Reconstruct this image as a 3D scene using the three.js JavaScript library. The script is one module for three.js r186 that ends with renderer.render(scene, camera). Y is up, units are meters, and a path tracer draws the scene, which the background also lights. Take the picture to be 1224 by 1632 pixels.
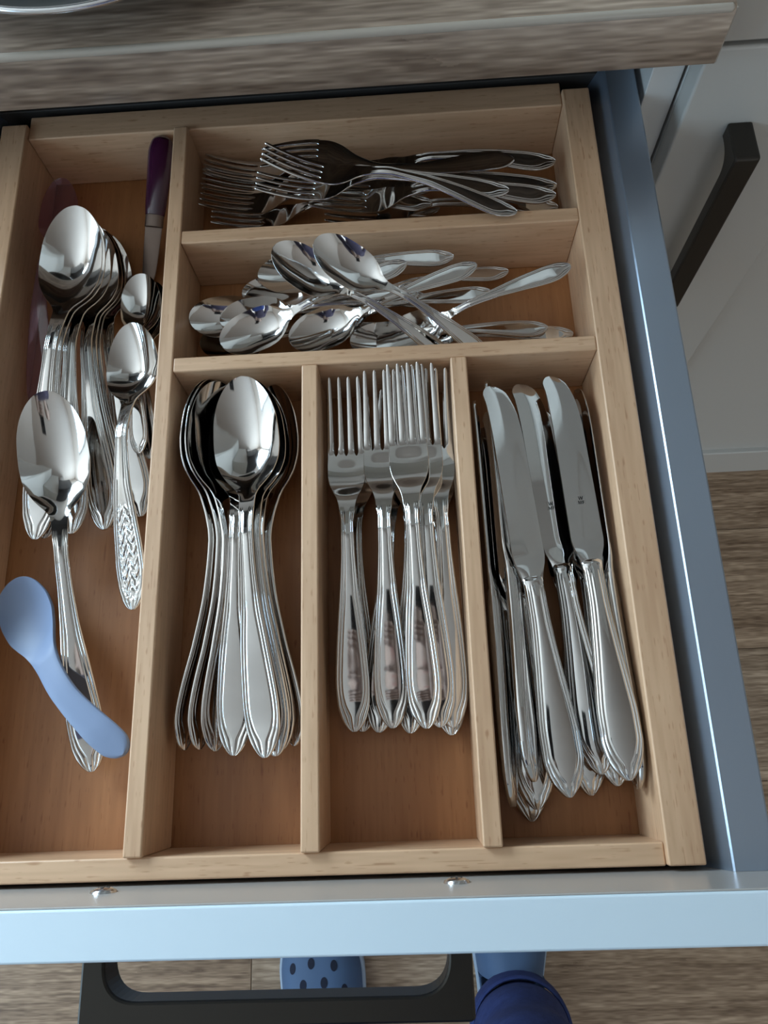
import * as THREE from 'three';
import { RoundedBoxGeometry } from 'three/addons/geometries/RoundedBoxGeometry.js';
import { RectAreaLightUniformsLib } from 'three/addons/lights/RectAreaLightUniformsLib.js';
import { MarchingCubes } from 'three/addons/objects/MarchingCubes.js';
import { mergeGeometries, mergeVertices, toCreasedNormals } from 'three/addons/utils/BufferGeometryUtils.js';

// ---------------------------------------------------------------- camera, light, exposure
const T = 0.8;                                    // height of the tray's upper edge above the floor
const scene = new THREE.Scene();
const V3 = (x, y, z) => new THREE.Vector3(x, y, z);
const FOCAL = 1202.86;                            // pixels of a 1224 x 1632 picture
const camera = new THREE.PerspectiveCamera(2 * Math.atan(816 / FOCAL) * 180 / Math.PI, 1224 / 1632, 0.02, 30);
const EYE = V3(0.15052, T + 0.4, -0.04079);
const RIGHT = V3(0.99827, -0.04921, 0.03217), UP = V3(0.04604, 0.31388, -0.94835), BACK = V3(0.03657, 0.94819, 0.3156);
camera.position.copy(EYE);
camera.quaternion.setFromRotationMatrix(new THREE.Matrix4().makeBasis(RIGHT, UP, BACK));
camera.updateMatrixWorld(true);
scene.background = new THREE.Color().setRGB(1.3, 1.9, 2.5);

const renderer = new THREE.WebGLRenderer({ antialias: true });
renderer.toneMapping = THREE.LinearToneMapping;
renderer.toneMappingExposure = 0.54;
renderer.shadowMap.enabled = true;
RectAreaLightUniformsLib.init();
function areaLight(name, [x, y, z], [tx, ty, tz], w, h, color, intensity) {
  const l = new THREE.RectAreaLight(color, intensity, w, h);
  l.name = name; l.position.set(x, y, z); l.lookAt(tx, ty, tz); scene.add(l);
}
const WIN = { z0: -0.1, z1: 1.3, y0: 0.93, y1: 1.95, x: -1.75 };        // window in the left wall
areaLight('window_daylight', [WIN.x + 0.02, (WIN.y0 + WIN.y1) / 2, (WIN.z0 + WIN.z1) / 2], [0, (WIN.y0 + WIN.y1) / 2, (WIN.z0 + WIN.z1) / 2], 1.3, 0.92, new THREE.Color().setRGB(0.6, 0.88, 1.14), 10)
const WIN3 = { x0: -1.66, x1: -0.66, y0: 1.02, y1: 2.05, z: -1.07 };      // window over the worktop, in the back wall
areaLight('back_window_daylight', [(WIN3.x0 + WIN3.x1) / 2, (WIN3.y0 + WIN3.y1) / 2, WIN3.z + 0.02], [(WIN3.x0 + WIN3.x1) / 2, (WIN3.y0 + WIN3.y1) / 2, 0], 0.9, 0.93, new THREE.Color().setRGB(0.68, 0.89, 1.06), 46);
const WIN2 = { x0: -0.7, x1: 1.3, y0: 0.35, y1: 2.2, z: 2.9 };            // unseen opening added behind the person for warm fill light
areaLight('added_front_fill', [(WIN2.x0 + WIN2.x1) / 2, (WIN2.y0 + WIN2.y1) / 2, WIN2.z - 0.02], [(WIN2.x0 + WIN2.x1) / 2, (WIN2.y0 + WIN2.y1) / 2, 0], 1.96, 1.8, new THREE.Color().setRGB(1.1, 0.98, 0.88), 2.0);  // fill light, added to brighten the room from the front

// ---------------------------------------------------------------- helpers
let seed = 7;
const rnd = () => { seed = (seed * 1664525 + 1013904223) >>> 0; return seed / 4294967296; };
const rr = (a, b) => a + (b - a) * rnd();
const taken = {};
function numbered(n) { const b = n.replace(/_\d{3}$/, ''); const k = taken[b] ?? 0; taken[b] = k + 1; return k ? `${b}_${String(k).padStart(3, '0')}` : b; }
const shade = (o) => { o.castShadow = true; o.receiveShadow = true; return o; };
function mesh(name, geo, mat, parent) { const m = shade(new THREE.Mesh(geo, mat)); m.name = parent && parent !== scene ? numberedIn(parent, name) : numbered(name); (parent ?? scene).add(m); return m; }
function numberedIn(p, n) { const k = p.children.filter((c) => c.name.replace(/_\d{3}$/, '') === n).length; return k ? `${n}_${String(k).padStart(3, '0')}` : n; }
function tag(o, label, category, group) { o.userData.label = label; o.userData.category = category; if (group) o.userData.group = group; return o; }
function thing(name, label, category, pos = [0, 0, 0], group) { const g = new THREE.Group(); g.name = numbered(name); g.position.set(...pos); scene.add(g); return tag(g, label, category, group); }
function structure(o) { o.userData.kind = 'structure'; return o; }
// a pixel's ray cut at height y above (or below) the tray's upper edge
function at(px, py, y) {
  const d = RIGHT.clone().multiplyScalar((px - 612) / FOCAL).addScaledVector(UP, -(py - 816) / FOCAL).sub(BACK);
  return EYE.clone().addScaledVector(d, (T + y - EYE.y) / d.y);
}
// monotone cubic interpolation through [[u, value], ...]
function curve(pts) {
  const n = pts.length, x = pts.map((p) => p[0]), y = pts.map((p) => p[1]), d = [], m = new Array(n).fill(0);
  for (let i = 0; i < n - 1; i++) d.push((y[i + 1] - y[i]) / (x[i + 1] - x[i]));
  for (let i = 1; i < n - 1; i++) if (d[i - 1] * d[i] > 0) { const h0 = x[i] - x[i - 1], h1 = x[i + 1] - x[i], a = 2 * h1 + h0, b = h1 + 2 * h0; m[i] = (a + b) / (a / d[i - 1] + b / d[i]); }
  m[0] = d[0]; m[n - 1] = d[n - 2];
  return (u) => {
    if (u <= x[0]) return y[0];
    if (u >= x[n - 1]) return y[n - 1];
    let i = 0; while (u > x[i + 1]) i++;
    const h = x[i + 1] - x[i], t = (u - x[i]) / h, t2 = t * t, t3 = t2 * t;
    return (2 * t3 - 3 * t2 + 1) * y[i] + (t3 - 2 * t2 + t) * h * m[i] + (3 * t2 - 2 * t3) * y[i + 1] + (t3 - t2) * h * m[i + 1];
  };
}
const clamp = (v, a, b) => Math.min(b, Math.max(a, v));
const smooth = (a, b, x) => { const t = clamp((x - a) / (b - a), 0, 1); return t * t * (3 - 2 * t); };

// A shell between two height fields over the outline c(u) +- w(u); all in millimetres, u runs from 0 to L and lands on local z - L / 2.
function shell({ L, us, w, c = () => 0, top, bot, vs, closeStart = false, closeEnd = false, k = 0.001 }) {
  const P = [], N = [], I = [], UV = [];
  const put = (x, y, z, nx, ny, nz) => { P.push(x * k, y * k, (z - L / 2) * k); const l = Math.hypot(nx, ny, nz) || 1; N.push(nx / l, ny / l, nz / l); UV.push(x * k * 10, z * k * 10); return P.length / 3 - 1; };
  const E = 0.04, nv = vs(us[0]).length;
  const grid = (f, sgn) => {
    const start = P.length / 3;
    for (const u of us) for (const v of vs(u)) {
      const ww = w(u), x = c(u) + v * ww;
      const xx = c(u) + clamp(v, -0.985, 0.985) * ww;
      const hx = (f(xx + E, u) - f(xx - E, u)) / (2 * E);
      const ua = Math.max(us[0], u - 0.2), ub = Math.min(us[us.length - 1], u + 0.2);
      const vv = clamp(v, -0.985, 0.985);
      // slope along u at constant x, from the slope along the outline
      const along = (f(c(ub) + vv * w(ub), ub) - f(c(ua) + vv * w(ua), ua)) / (ub - ua), dx = (c(ub) + vv * w(ub) - c(ua) - vv * w(ua)) / (ub - ua);
      const hz = along - hx * dx;
      put(x, f(x, u), u, -hx * sgn, sgn, -hz * sgn);
    }
    for (let i = 0; i < us.length - 1; i++) for (let j = 0; j < nv - 1; j++) {
      const a = start + i * nv + j, b = a + 1, d = a + nv, e = d + 1;
      if (sgn > 0) I.push(a, d, b, b, d, e); else I.push(a, b, d, b, e, d);
    }
  };
  grid(top, 1); grid(bot, -1);
  for (const s of [-1, 1]) {                      // rounded rims
    const start = P.length / 3, rows = [[0, 0.8], [0.5, 0.25], [1, -0.8]];
    us.forEach((u, i) => {
      const ua = us[Math.max(0, i - 1)], ub = us[Math.min(us.length - 1, i + 1)];
      const dx = (c(ub) + s * w(ub) - c(ua) - s * w(ua)) / (ub - ua);
      const x = c(u) + s * w(u), yt = top(x, u), yb = bot(x, u);
      for (const [t, ny] of rows) { const l = Math.hypot(1, dx); put(x + (t === 0.5 ? s * Math.min(0.25, (yt - yb) * 0.3) : 0), yt + (yb - yt) * t, u, s / l, ny, -s * dx / l); }
    });
    for (let i = 0; i < us.length - 1; i++) for (let j = 0; j < 2; j++) {
      const a = start + i * 3 + j, b = a + 1, d = a + 3, e = d + 1;
      if (s > 0) I.push(a, d, b, b, d, e); else I.push(a, b, d, b, e, d);
    }
  }
  for (const [on, u, dir] of [[closeStart, us[0], -1], [closeEnd, us[us.length - 1], 1]]) if (on) {
    const start = P.length / 3, V = vs(u);
    for (const v of V) { const x = c(u) + v * w(u); put(x, top(x, u), u, 0, 0.3, dir); put(x, bot(x, u), u, 0, -0.3, dir); }
    for (let j = 0; j < V.length - 1; j++) { const a = start + j * 2; if (dir < 0) I.push(a, a + 2, a + 1, a + 1, a + 2, a + 3); else I.push(a, a + 1, a + 2, a + 1, a + 3, a + 2); }
  }
  const g = new THREE.BufferGeometry();
  g.setAttribute('position', new THREE.Float32BufferAttribute(P, 3));
  g.setAttribute('normal', new THREE.Float32BufferAttribute(N, 3));
  g.setAttribute('uv', new THREE.Float32BufferAttribute(UV, 2));
  g.setIndex(I);
  return g;
}
const range = (a, b, n) => Array.from({ length: n + 1 }, (_, i) => a + (b - a) * i / n);

// ---------------------------------------------------------------- textures
function lattice(n, m, s) { let q = s; const a = new Float32Array(n * m); for (let i = 0; i < a.length; i++) { q = (q * 1664525 + 1013904223) >>> 0; a[i] = q / 4294967296; } return (x, y) => { const xi = Math.floor(x), yi = Math.floor(y), fx = x - xi, fy = y - yi, sx = fx * fx * (3 - 2 * fx), sy = fy * fy * (3 - 2 * fy), g = (i, j) => a[(((j % m) + m) % m) * n + (((i % n) + n) % n)]; return (g(xi, yi) * (1 - sx) + g(xi + 1, yi) * sx) * (1 - sy) + (g(xi, yi + 1) * (1 - sx) + g(xi + 1, yi + 1) * sx) * sy; }; }
function dataTexture(W, H, fn, srgb = true) {
  const d = new Uint8Array(W * H * 4), c = [0, 0, 0];
  for (let y = 0; y < H; y++) for (let x = 0; x < W; x++) { fn(x / W, y / H, c); const o = (y * W + x) * 4; d[o] = clamp(c[0], 0, 255); d[o + 1] = clamp(c[1], 0, 255); d[o + 2] = clamp(c[2], 0, 255); d[o + 3] = 255; }
  const t = new THREE.DataTexture(d, W, H); t.wrapS = t.wrapT = THREE.RepeatWrapping; t.magFilter = THREE.LinearFilter; t.minFilter = THREE.LinearMipmapLinearFilter; t.generateMipmaps = true; if (srgb) t.colorSpace = THREE.SRGBColorSpace; t.needsUpdate = true; return t;
}
// beech: one tile is 0.5 m along the grain and 0.25 m across
const b1 = lattice(6, 40, 11), b2 = lattice(24, 170, 23), b3 = lattice(70, 420, 37), b4 = lattice(4, 6, 5);
const beechMap = dataTexture(1024, 768, (u, v, c) => {
  const wob = (b4(u * 4, v * 6) - 0.5) * 0.02, s = b1(u * 6, (v + wob) * 40) * 0.5 + b2(u * 24, v * 170) * 0.5, f = b3(u * 70, v * 420), fleck = f > 0.83 ? (f - 0.83) * 5 : 0, t = (s - 0.5) * 30 + (b4(u * 4 + 1.3, v * 6) - 0.5) * 16;
  c[0] = 207 + t * 0.9 - fleck * 36; c[1] = 168 + t * 0.95 - fleck * 42; c[2] = 133 + t * 0.9 - fleck * 42;
});
// grey-brown oak decor: one tile is 1.2 m along and 0.4 m across
function oak(base, contrast, s0) {
  const o1 = lattice(4, 30, s0), o2 = lattice(14, 150, s0 + 1), o3 = lattice(110, 340, s0 + 2), o4 = lattice(7, 22, s0 + 3), o5 = lattice(16, 64, s0 + 4), o6 = lattice(64, 200, s0 + 6);
  return dataTexture(1536, 640, (u, v, c) => {
    const wob = (o4(u * 7, v * 22) - 0.5) * 0.018;
    const s = (o1(u * 4, (v + wob) * 30) - 0.5) * 0.8 + (o2(u * 14, (v + wob * 0.5) * 150) - 0.5) * 0.8 + (o6(u * 64, v * 200) - 0.5) * 0.55 + (o3(u * 110, v * 340) - 0.5) * 0.7;
    const band = o5(u * 16, (v + wob) * 64), crack = band > 0.86 && o6(u * 64, v * 200) > 0.35 ? (band - 0.86) * 5 : 0;
    const t = s * contrast - crack * 55;
    c[0] = base[0] + t; c[1] = base[1] + t * 0.97; c[2] = base[2] + t * 0.9;
  });
}
const worktopMap = oak([140, 121, 104], 52, 101), floorMap = oak([150, 127, 104], 52, 211);
const n1 = lattice(64, 64, 301), n2 = lattice(256, 256, 302);
const smudgeMap = dataTexture(256, 256, (u, v, c) => { const t = n1(u * 12, v * 12) * 0.6 + n2(u * 90, v * 90) * 0.4; c[0] = c[1] = c[2] = 120 + 110 * t; }, false);
const d1 = lattice(256, 256, 401), d2 = lattice(40, 40, 402);
const denimMap = dataTexture(512, 512, (u, v, c) => { const tw = Math.sin((u + v) * Math.PI * 2 * 96) * 0.5 + (d1(u * 256, v * 256) - 0.5) + (d2(u * 40, v * 40) - 0.5) * 0.8; c[0] = 42 + tw * 14; c[1] = 58 + tw * 15; c[2] = 112 + tw * 17; });

// ---------------------------------------------------------------- materials
const std = (o) => new THREE.MeshStandardMaterial(o);
const phys = (o) => new THREE.MeshPhysicalMaterial(o);
const rgb = (r, g, b) => new THREE.Color().setRGB(r, g, b);
const M = {
  steel: std({ color: rgb(0.64, 0.62, 0.6), metalness: 1, roughness: 0.1, roughnessMap: smudgeMap }),
  blade: std({ color: rgb(0.64, 0.63, 0.62), metalness: 1, roughness: 0.08, roughnessMap: smudgeMap }),
  etch: std({ color: rgb(0.05, 0.05, 0.05), roughness: 0.6 }),
  beech: phys({ map: beechMap, roughness: 0.42, clearcoat: 0.25, clearcoatRoughness: 0.35 }),
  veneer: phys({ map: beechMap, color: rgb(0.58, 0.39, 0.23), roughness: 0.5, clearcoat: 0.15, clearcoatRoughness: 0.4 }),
  worktop: phys({ map: worktopMap, roughness: 0.42, clearcoat: 0.35, clearcoatRoughness: 0.25 }),
  edge: std({ color: rgb(0.42, 0.38, 0.33), roughness: 0.4 }),
  cream: phys({ color: rgb(0.46, 0.44, 0.4), roughness: 0.35, clearcoat: 0.2, clearcoatRoughness: 0.3 }),
  panel: phys({ color: rgb(0.65, 0.76, 0.82), roughness: 0.4, clearcoat: 0.2, clearcoatRoughness: 0.3 }),  // cream front with the blue of the window light put into its colour
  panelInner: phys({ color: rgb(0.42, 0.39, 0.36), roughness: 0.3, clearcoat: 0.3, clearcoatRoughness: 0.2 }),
  runner: std({ color: rgb(0.42, 0.5, 0.61), metalness: 0.85, roughness: 0.32 }),  // neutral grey metal, tinted with the blue window light it reflects
  shadedBoard: std({ color: rgb(0.045, 0.04, 0.036), roughness: 0.6 }),  // shade of the cavity under the worktop, put into the drawer back colour
  edgeHighlight: std({ color: rgb(0.4, 0.35, 0.29), roughness: 0.3 }),  // pale colour stands in for light caught on the rounded worktop edge
  drawerBase: std({ color: rgb(0.4, 0.4, 0.4), roughness: 0.5 }),
  bronze: std({ color: rgb(0.035, 0.03, 0.024), metalness: 0.6, roughness: 0.36 }),
  carcass: std({ color: rgb(0.6, 0.58, 0.54), roughness: 0.5 }),
  wall: std({ color: rgb(0.72, 0.66, 0.6), roughness: 0.9 }),
  ceiling: std({ color: rgb(0.54, 0.48, 0.43), roughness: 0.95 }),
  plinth: std({ color: rgb(0.55, 0.53, 0.5), roughness: 0.5 }),
  bluePlastic: phys({ color: rgb(0.185, 0.24, 0.36), roughness: 0.5, sheen: 0.2 }),
  purple: phys({ color: rgb(0.045, 0.007, 0.028), roughness: 0.2, clearcoat: 0.6, clearcoatRoughness: 0.15 }),
  purpleClear: phys({ color: rgb(0.84, 0.7, 0.81), roughness: 0.05, transmission: 0.97, thickness: 0, ior: 1.49 }),
  dullSteelReflection: std({ color: rgb(0.2, 0.15, 0.125), metalness: 0.9, roughness: 0.45 }),  // dull steel, with the brown reflection of wood put into its colour
  steelRim: std({ color: rgb(0.6, 0.6, 0.6), metalness: 1, roughness: 0.25 }),
  pan: phys({ color: rgb(0.012, 0.016, 0.016), roughness: 0.3, clearcoat: 0.5 }),
  clog: std({ color: rgb(0.075, 0.135, 0.25), roughness: 0.65 }),
  sole: std({ color: rgb(0.45, 0.55, 0.66), roughness: 0.6 }),
  hole: std({ color: rgb(0.012, 0.016, 0.035), roughness: 0.9 }),
  denim: std({ map: denimMap, roughness: 0.85 }),
  sweater: std({ color: rgb(0.045, 0.035, 0.06), roughness: 0.95 }),
  skin: std({ color: rgb(0.36, 0.25, 0.2), roughness: 0.55 }),
  lip: std({ color: rgb(0.42, 0.17, 0.15), roughness: 0.5 }),
  hair: std({ color: rgb(0.06, 0.035, 0.02), roughness: 0.6 }),
  dark: std({ color: rgb(0.015, 0.015, 0.017), roughness: 0.25 }),
  white: std({ color: rgb(0.8, 0.8, 0.79), roughness: 0.5 }),
};

// a box between two corners with softened edges; uv in metres, along the grain first
function box(x0, x1, y0, y1, z0, z1, { r = 0.0012, grain = 'x', tile = [0.5, 0.25], off, origin = [0, 0, 0], seg = 2 } = {}) {
  const g = new RoundedBoxGeometry(x1 - x0, y1 - y0, z1 - z0, seg, Math.min(r, (x1 - x0) / 2.01, (y1 - y0) / 2.01, (z1 - z0) / 2.01));
  g.translate((x0 + x1) / 2, (y0 + y1) / 2, (z0 + z1) / 2);
  const p = g.attributes.position, n = g.attributes.normal, uv = g.attributes.uv, ax = { x: 0, y: 1, z: 2 }[grain], o = off ?? [rnd() * 7, rnd() * 5];
  for (let i = 0; i < p.count; i++) {
    const q = [p.getX(i), p.getY(i), p.getZ(i)], m = [Math.abs(n.getX(i)), Math.abs(n.getY(i)), Math.abs(n.getZ(i))], d = m.indexOf(Math.max(...m));
    const others = [0, 1, 2].filter((k) => k !== d), a = others.includes(ax) ? ax : others[0], b = others.find((k) => k !== a);
    uv.setXY(i, q[a] / tile[0] + o[0], q[b] / tile[1] + o[1] + d * 0.31);
  }
  g.translate(-origin[0], -origin[1], -origin[2]);
  return g;
}

// ---------------------------------------------------------------- room
const RX0 = -1.75, RX1 = 2.0, RZ0 = -1.07, RZ1 = 2.9, RH = 2.5;
{
  const floor = new THREE.Group(); floor.name = 'floor'; structure(floor); scene.add(floor);
  mesh('subfloor', box(RX0 - 0.1, RX1 + 0.1, -0.12, -0.0085, RZ0 - 0.1, RZ1 + 0.1, { r: 0.001 }), M.plinth, floor);
  const PW = 0.192, PL = 1.285, variants = [];
  const floorMat = std({ map: floorMap, roughness: 0.5 }), floorMatB = std({ map: floorMap, roughness: 0.5, color: rgb(0.9, 0.88, 0.86) }), floorMatC = std({ map: floorMap, roughness: 0.5, color: rgb(1.0, 0.95, 0.9) });
  for (let i = 0; i < 7; i++) variants.push(box(-PL / 2, PL / 2, -0.008, 0, -PW / 2, PW / 2, { r: 0.0012, tile: [1.2, 0.4], seg: 1 }));
  let row = 0;
  for (let z = -0.5 + 0.02; z < RZ1; z += PW + 0.0006, row++) {
    for (let x = RX0 - ((row * 0.43) % 1) * PL + PL / 2; x < RX1 + PL / 2 - 0.05; x += PL + 0.0006) {
      const m = mesh('plank', variants[Math.floor(rnd() * 7)], [floorMat, floorMatB, floorMatC][Math.floor(rnd() * 3)], floor);
      m.position.set(x, 0, z);
    }
  }
  structure(mesh('ceiling', box(RX0 - 0.1, RX1 + 0.1, RH, RH + 0.1, RZ0 - 0.1, RZ1 + 0.1), M.ceiling));
  const wb = new THREE.Group(); wb.name = 'wall_back'; structure(wb); scene.add(wb);
  mesh('wall_section', box(RX0 - 0.1, RX1 + 0.1, 0, WIN3.y0, RZ0 - 0.1, RZ0), M.wall, wb);
  mesh('wall_section', box(RX0 - 0.1, RX1 + 0.1, WIN3.y1, RH, RZ0 - 0.1, RZ0), M.wall, wb);
  mesh('wall_section', box(RX0 - 0.1, WIN3.x0, WIN3.y0, WIN3.y1, RZ0 - 0.1, RZ0), M.wall, wb);
  mesh('wall_section', box(WIN3.x1, RX1 + 0.1, WIN3.y0, WIN3.y1, RZ0 - 0.1, RZ0), M.wall, wb);
  const w3 = new THREE.Group(); w3.name = 'window_3'; structure(w3); scene.add(w3);
  for (const [a, b, c, d] of [[WIN3.x0, WIN3.x1, WIN3.y0, WIN3.y0 + 0.05], [WIN3.x0, WIN3.x1, WIN3.y1 - 0.05, WIN3.y1], [WIN3.x0, WIN3.x0 + 0.05, WIN3.y0 + 0.05, WIN3.y1 - 0.05], [WIN3.x1 - 0.05, WIN3.x1, WIN3.y0 + 0.05, WIN3.y1 - 0.05]]) mesh('window_frame', box(a, b, c, d, RZ0 - 0.07, RZ0 - 0.02), M.white, w3);
  structure(mesh('wall_right', box(RX1, RX1 + 0.1, 0, RH, RZ0, RZ1), M.wall));
  const wl = new THREE.Group(); wl.name = 'wall_left'; structure(wl); scene.add(wl);
  mesh('wall_section', box(RX0 - 0.1, RX0, 0, WIN.y0, RZ0, RZ1), M.wall, wl);
  mesh('wall_section', box(RX0 - 0.1, RX0, WIN.y1, RH, RZ0, RZ1), M.wall, wl);
  mesh('wall_section', box(RX0 - 0.1, RX0, WIN.y0, WIN.y1, RZ0, WIN.z0), M.wall, wl);
  mesh('wall_section', box(RX0 - 0.1, RX0, WIN.y0, WIN.y1, WIN.z1, RZ1), M.wall, wl);
  const wf = new THREE.Group(); wf.name = 'wall_front'; structure(wf); scene.add(wf);
  mesh('wall_section', box(RX0 - 0.1, RX1 + 0.1, 0, WIN2.y0, RZ1, RZ1 + 0.1), M.wall, wf);
  mesh('wall_section', box(RX0 - 0.1, RX1 + 0.1, WIN2.y1, RH, RZ1, RZ1 + 0.1), M.wall, wf);
  mesh('wall_section', box(RX0 - 0.1, WIN2.x0, WIN2.y0, WIN2.y1, RZ1, RZ1 + 0.1), M.wall, wf);
  mesh('wall_section', box(WIN2.x1, RX1 + 0.1, WIN2.y0, WIN2.y1, RZ1, RZ1 + 0.1), M.wall, wf);
  const w1 = new THREE.Group(); w1.name = 'window_1'; structure(w1); scene.add(w1);
  for (const [a, b, c, d] of [[WIN.z0, WIN.z1, WIN.y0, WIN.y0 + 0.05], [WIN.z0, WIN.z1, WIN.y1 - 0.05, WIN.y1], [WIN.z0, WIN.z0 + 0.05, WIN.y0 + 0.05, WIN.y1 - 0.05], [WIN.z1 - 0.05, WIN.z1, WIN.y0 + 0.05, WIN.y1 - 0.05], [0.57, 0.63, WIN.y0 + 0.05, WIN.y1 - 0.05]]) mesh('window_frame', box(RX0 - 0.07, RX0 - 0.02, c, d, a, b), M.white, w1);
  const w2 = new THREE.Group(); w2.name = 'added_window_2'; structure(w2); scene.add(w2);  // frame of the added fill opening
  for (const [a, b, c, d] of [[WIN2.x0, WIN2.x1, WIN2.y0, WIN2.y0 + 0.06], [WIN2.x0, WIN2.x1, WIN2.y1 - 0.06, WIN2.y1], [WIN2.x0, WIN2.x0 + 0.06, WIN2.y0 + 0.06, WIN2.y1 - 0.06], [WIN2.x1 - 0.06, WIN2.x1, WIN2.y0 + 0.06, WIN2.y1 - 0.06], [0.26, 0.34, WIN2.y0 + 0.06, WIN2.y1 - 0.06]]) mesh('window_frame', box(a, b, c, d, RZ1 + 0.02, RZ1 + 0.07), M.white, w2);
}

// ---------------------------------------------------------------- kitchen: worktop, cabinets
const Y = (y) => T + y;
const WT = { x1: 0.3368, y0: Y(0.06), y1: Y(0.0955), z1: -0.4153 };
{
  const g = thing('worktop', 'grey-brown wood-look kitchen worktop above the open drawer', 'worktop', [0, WT.y0, WT.z1]);
  const o = [0, WT.y0, WT.z1];
  const sh = new THREE.Shape(), hgt = WT.y1 - WT.y0, dep = WT.z1 - RZ0 - 0.002, R = 0.0045;      // profile across the worktop: x = -z, y up
  sh.moveTo(0.001, 0); sh.lineTo(dep, 0); sh.lineTo(dep, hgt); sh.lineTo(R, hgt); sh.quadraticCurveTo(0, hgt, 0, hgt - R); sh.lineTo(0, 0.001); sh.closePath();
  const slab = new THREE.ExtrudeGeometry(sh, { depth: WT.x1 - 0.0012 - RX0 - 0.002, bevelEnabled: false, curveSegments: 8 }).rotateY(Math.PI / 2).translate(RX0 + 0.002, 0, 0);
  { const p = slab.attributes.position, uv = slab.attributes.uv; for (let i = 0; i < p.count; i++) uv.setXY(i, p.getX(i) / 1.2 + 0.3, (p.getZ(i) - p.getY(i)) / 0.4 + 0.1); }
  mesh('slab', toCreasedNormals(slab, 0.7), M.worktop, g);
  mesh('edge_highlight', box(RX0 + 0.003, WT.x1 - 0.0015, WT.y1 - 0.0042, WT.y1 + 0.0003, WT.z1 - 0.0042, WT.z1 + 0.0003, { r: 0.0021, seg: 4, origin: o }), M.edgeHighlight, g).userData.label = 'added pale bead painted as the highlight of the rounded front edge';
  const e = mesh('edge_band', box(WT.x1 - 0.0012, WT.x1, WT.y0 + 0.0005, WT.y1 - 0.001, RZ0 + 0.002, WT.z1 - 0.0008, { r: 0.0004, origin: o }), M.edge, g);
  e.userData.label = 'pale edge band at the end of the worktop';
}
const CF = -0.457, DF = -0.437;                    // carcass front, door face
const CX0 = -0.1765, CX1 = 0.3385;                  // drawer cabinet, outside
function shakerDoor(parent, x0, x1, y0, y1, name = 'door', stile = 0.114, rail = 0.076) {
  const z0 = CF + 0.001, z1 = DF, d = new THREE.Group(); d.name = numberedIn(parent, name); parent.add(d);
  const cx = (x0 + x1) / 2, cy = (y0 + y1) / 2; d.position.set(cx - parent.position.x, cy - parent.position.y, z1 - parent.position.z);
  const o = [cx, cy, z1], b = (...a) => box(...a, { r: 0.0022, seg: 3, origin: o });
  mesh('stile', b(x0, x0 + stile, y0, y1, z0, z1), M.cream, d); mesh('stile', b(x1 - stile, x1, y0, y1, z0, z1), M.cream, d);
  mesh('rail', b(x0 + stile, x1 - stile, y0, y0 + rail, z0, z1), M.cream, d); mesh('rail', b(x0 + stile, x1 - stile, y1 - rail, y1, z0, z1), M.cream, d);
  mesh('door_panel', b(x0 + stile - 0.004, x1 - stile + 0.004, y0 + rail - 0.004, y1 - rail + 0.004, z0, z1 - 0.007), M.cream, d);
  return d;
}
// bow handle: U-shaped bar, lying along local x, standing out along +z
function handleGeometry(len, height, depth) {
  const h = len / 2, t = 0.0105, r = 0.016, s = new THREE.Shape();
  s.moveTo(-h, 0); s.lineTo(-h, depth - 0.003); s.quadraticCurveTo(-h, depth, -h + 0.003, depth); s.lineTo(h - 0.003, depth); s.quadraticCurveTo(h, depth, h, depth - 0.003); s.lineTo(h, 0); s.lineTo(h - t, 0);
  s.lineTo(h - t, depth - t - r); s.quadraticCurveTo(h - t, depth - t, h - t - r, depth - t); s.lineTo(-h + t + r, depth - t); s.quadraticCurveTo(-h + t, depth - t, -h + t, depth - t - r); s.lineTo(-h + t, 0); s.closePath();
  const g = new THREE.ExtrudeGeometry(s, { depth: height - 0.003, bevelEnabled: true, bevelThickness: 0.0015, bevelSize: 0.0012, bevelOffset: -0.0012, bevelSegments: 2, curveSegments: 10 });
  g.translate(0, 0, -(height - 0.003) / 2); g.rotateX(Math.PI / 2); return g;      // now bar height along y, depth along +z
}
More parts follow.
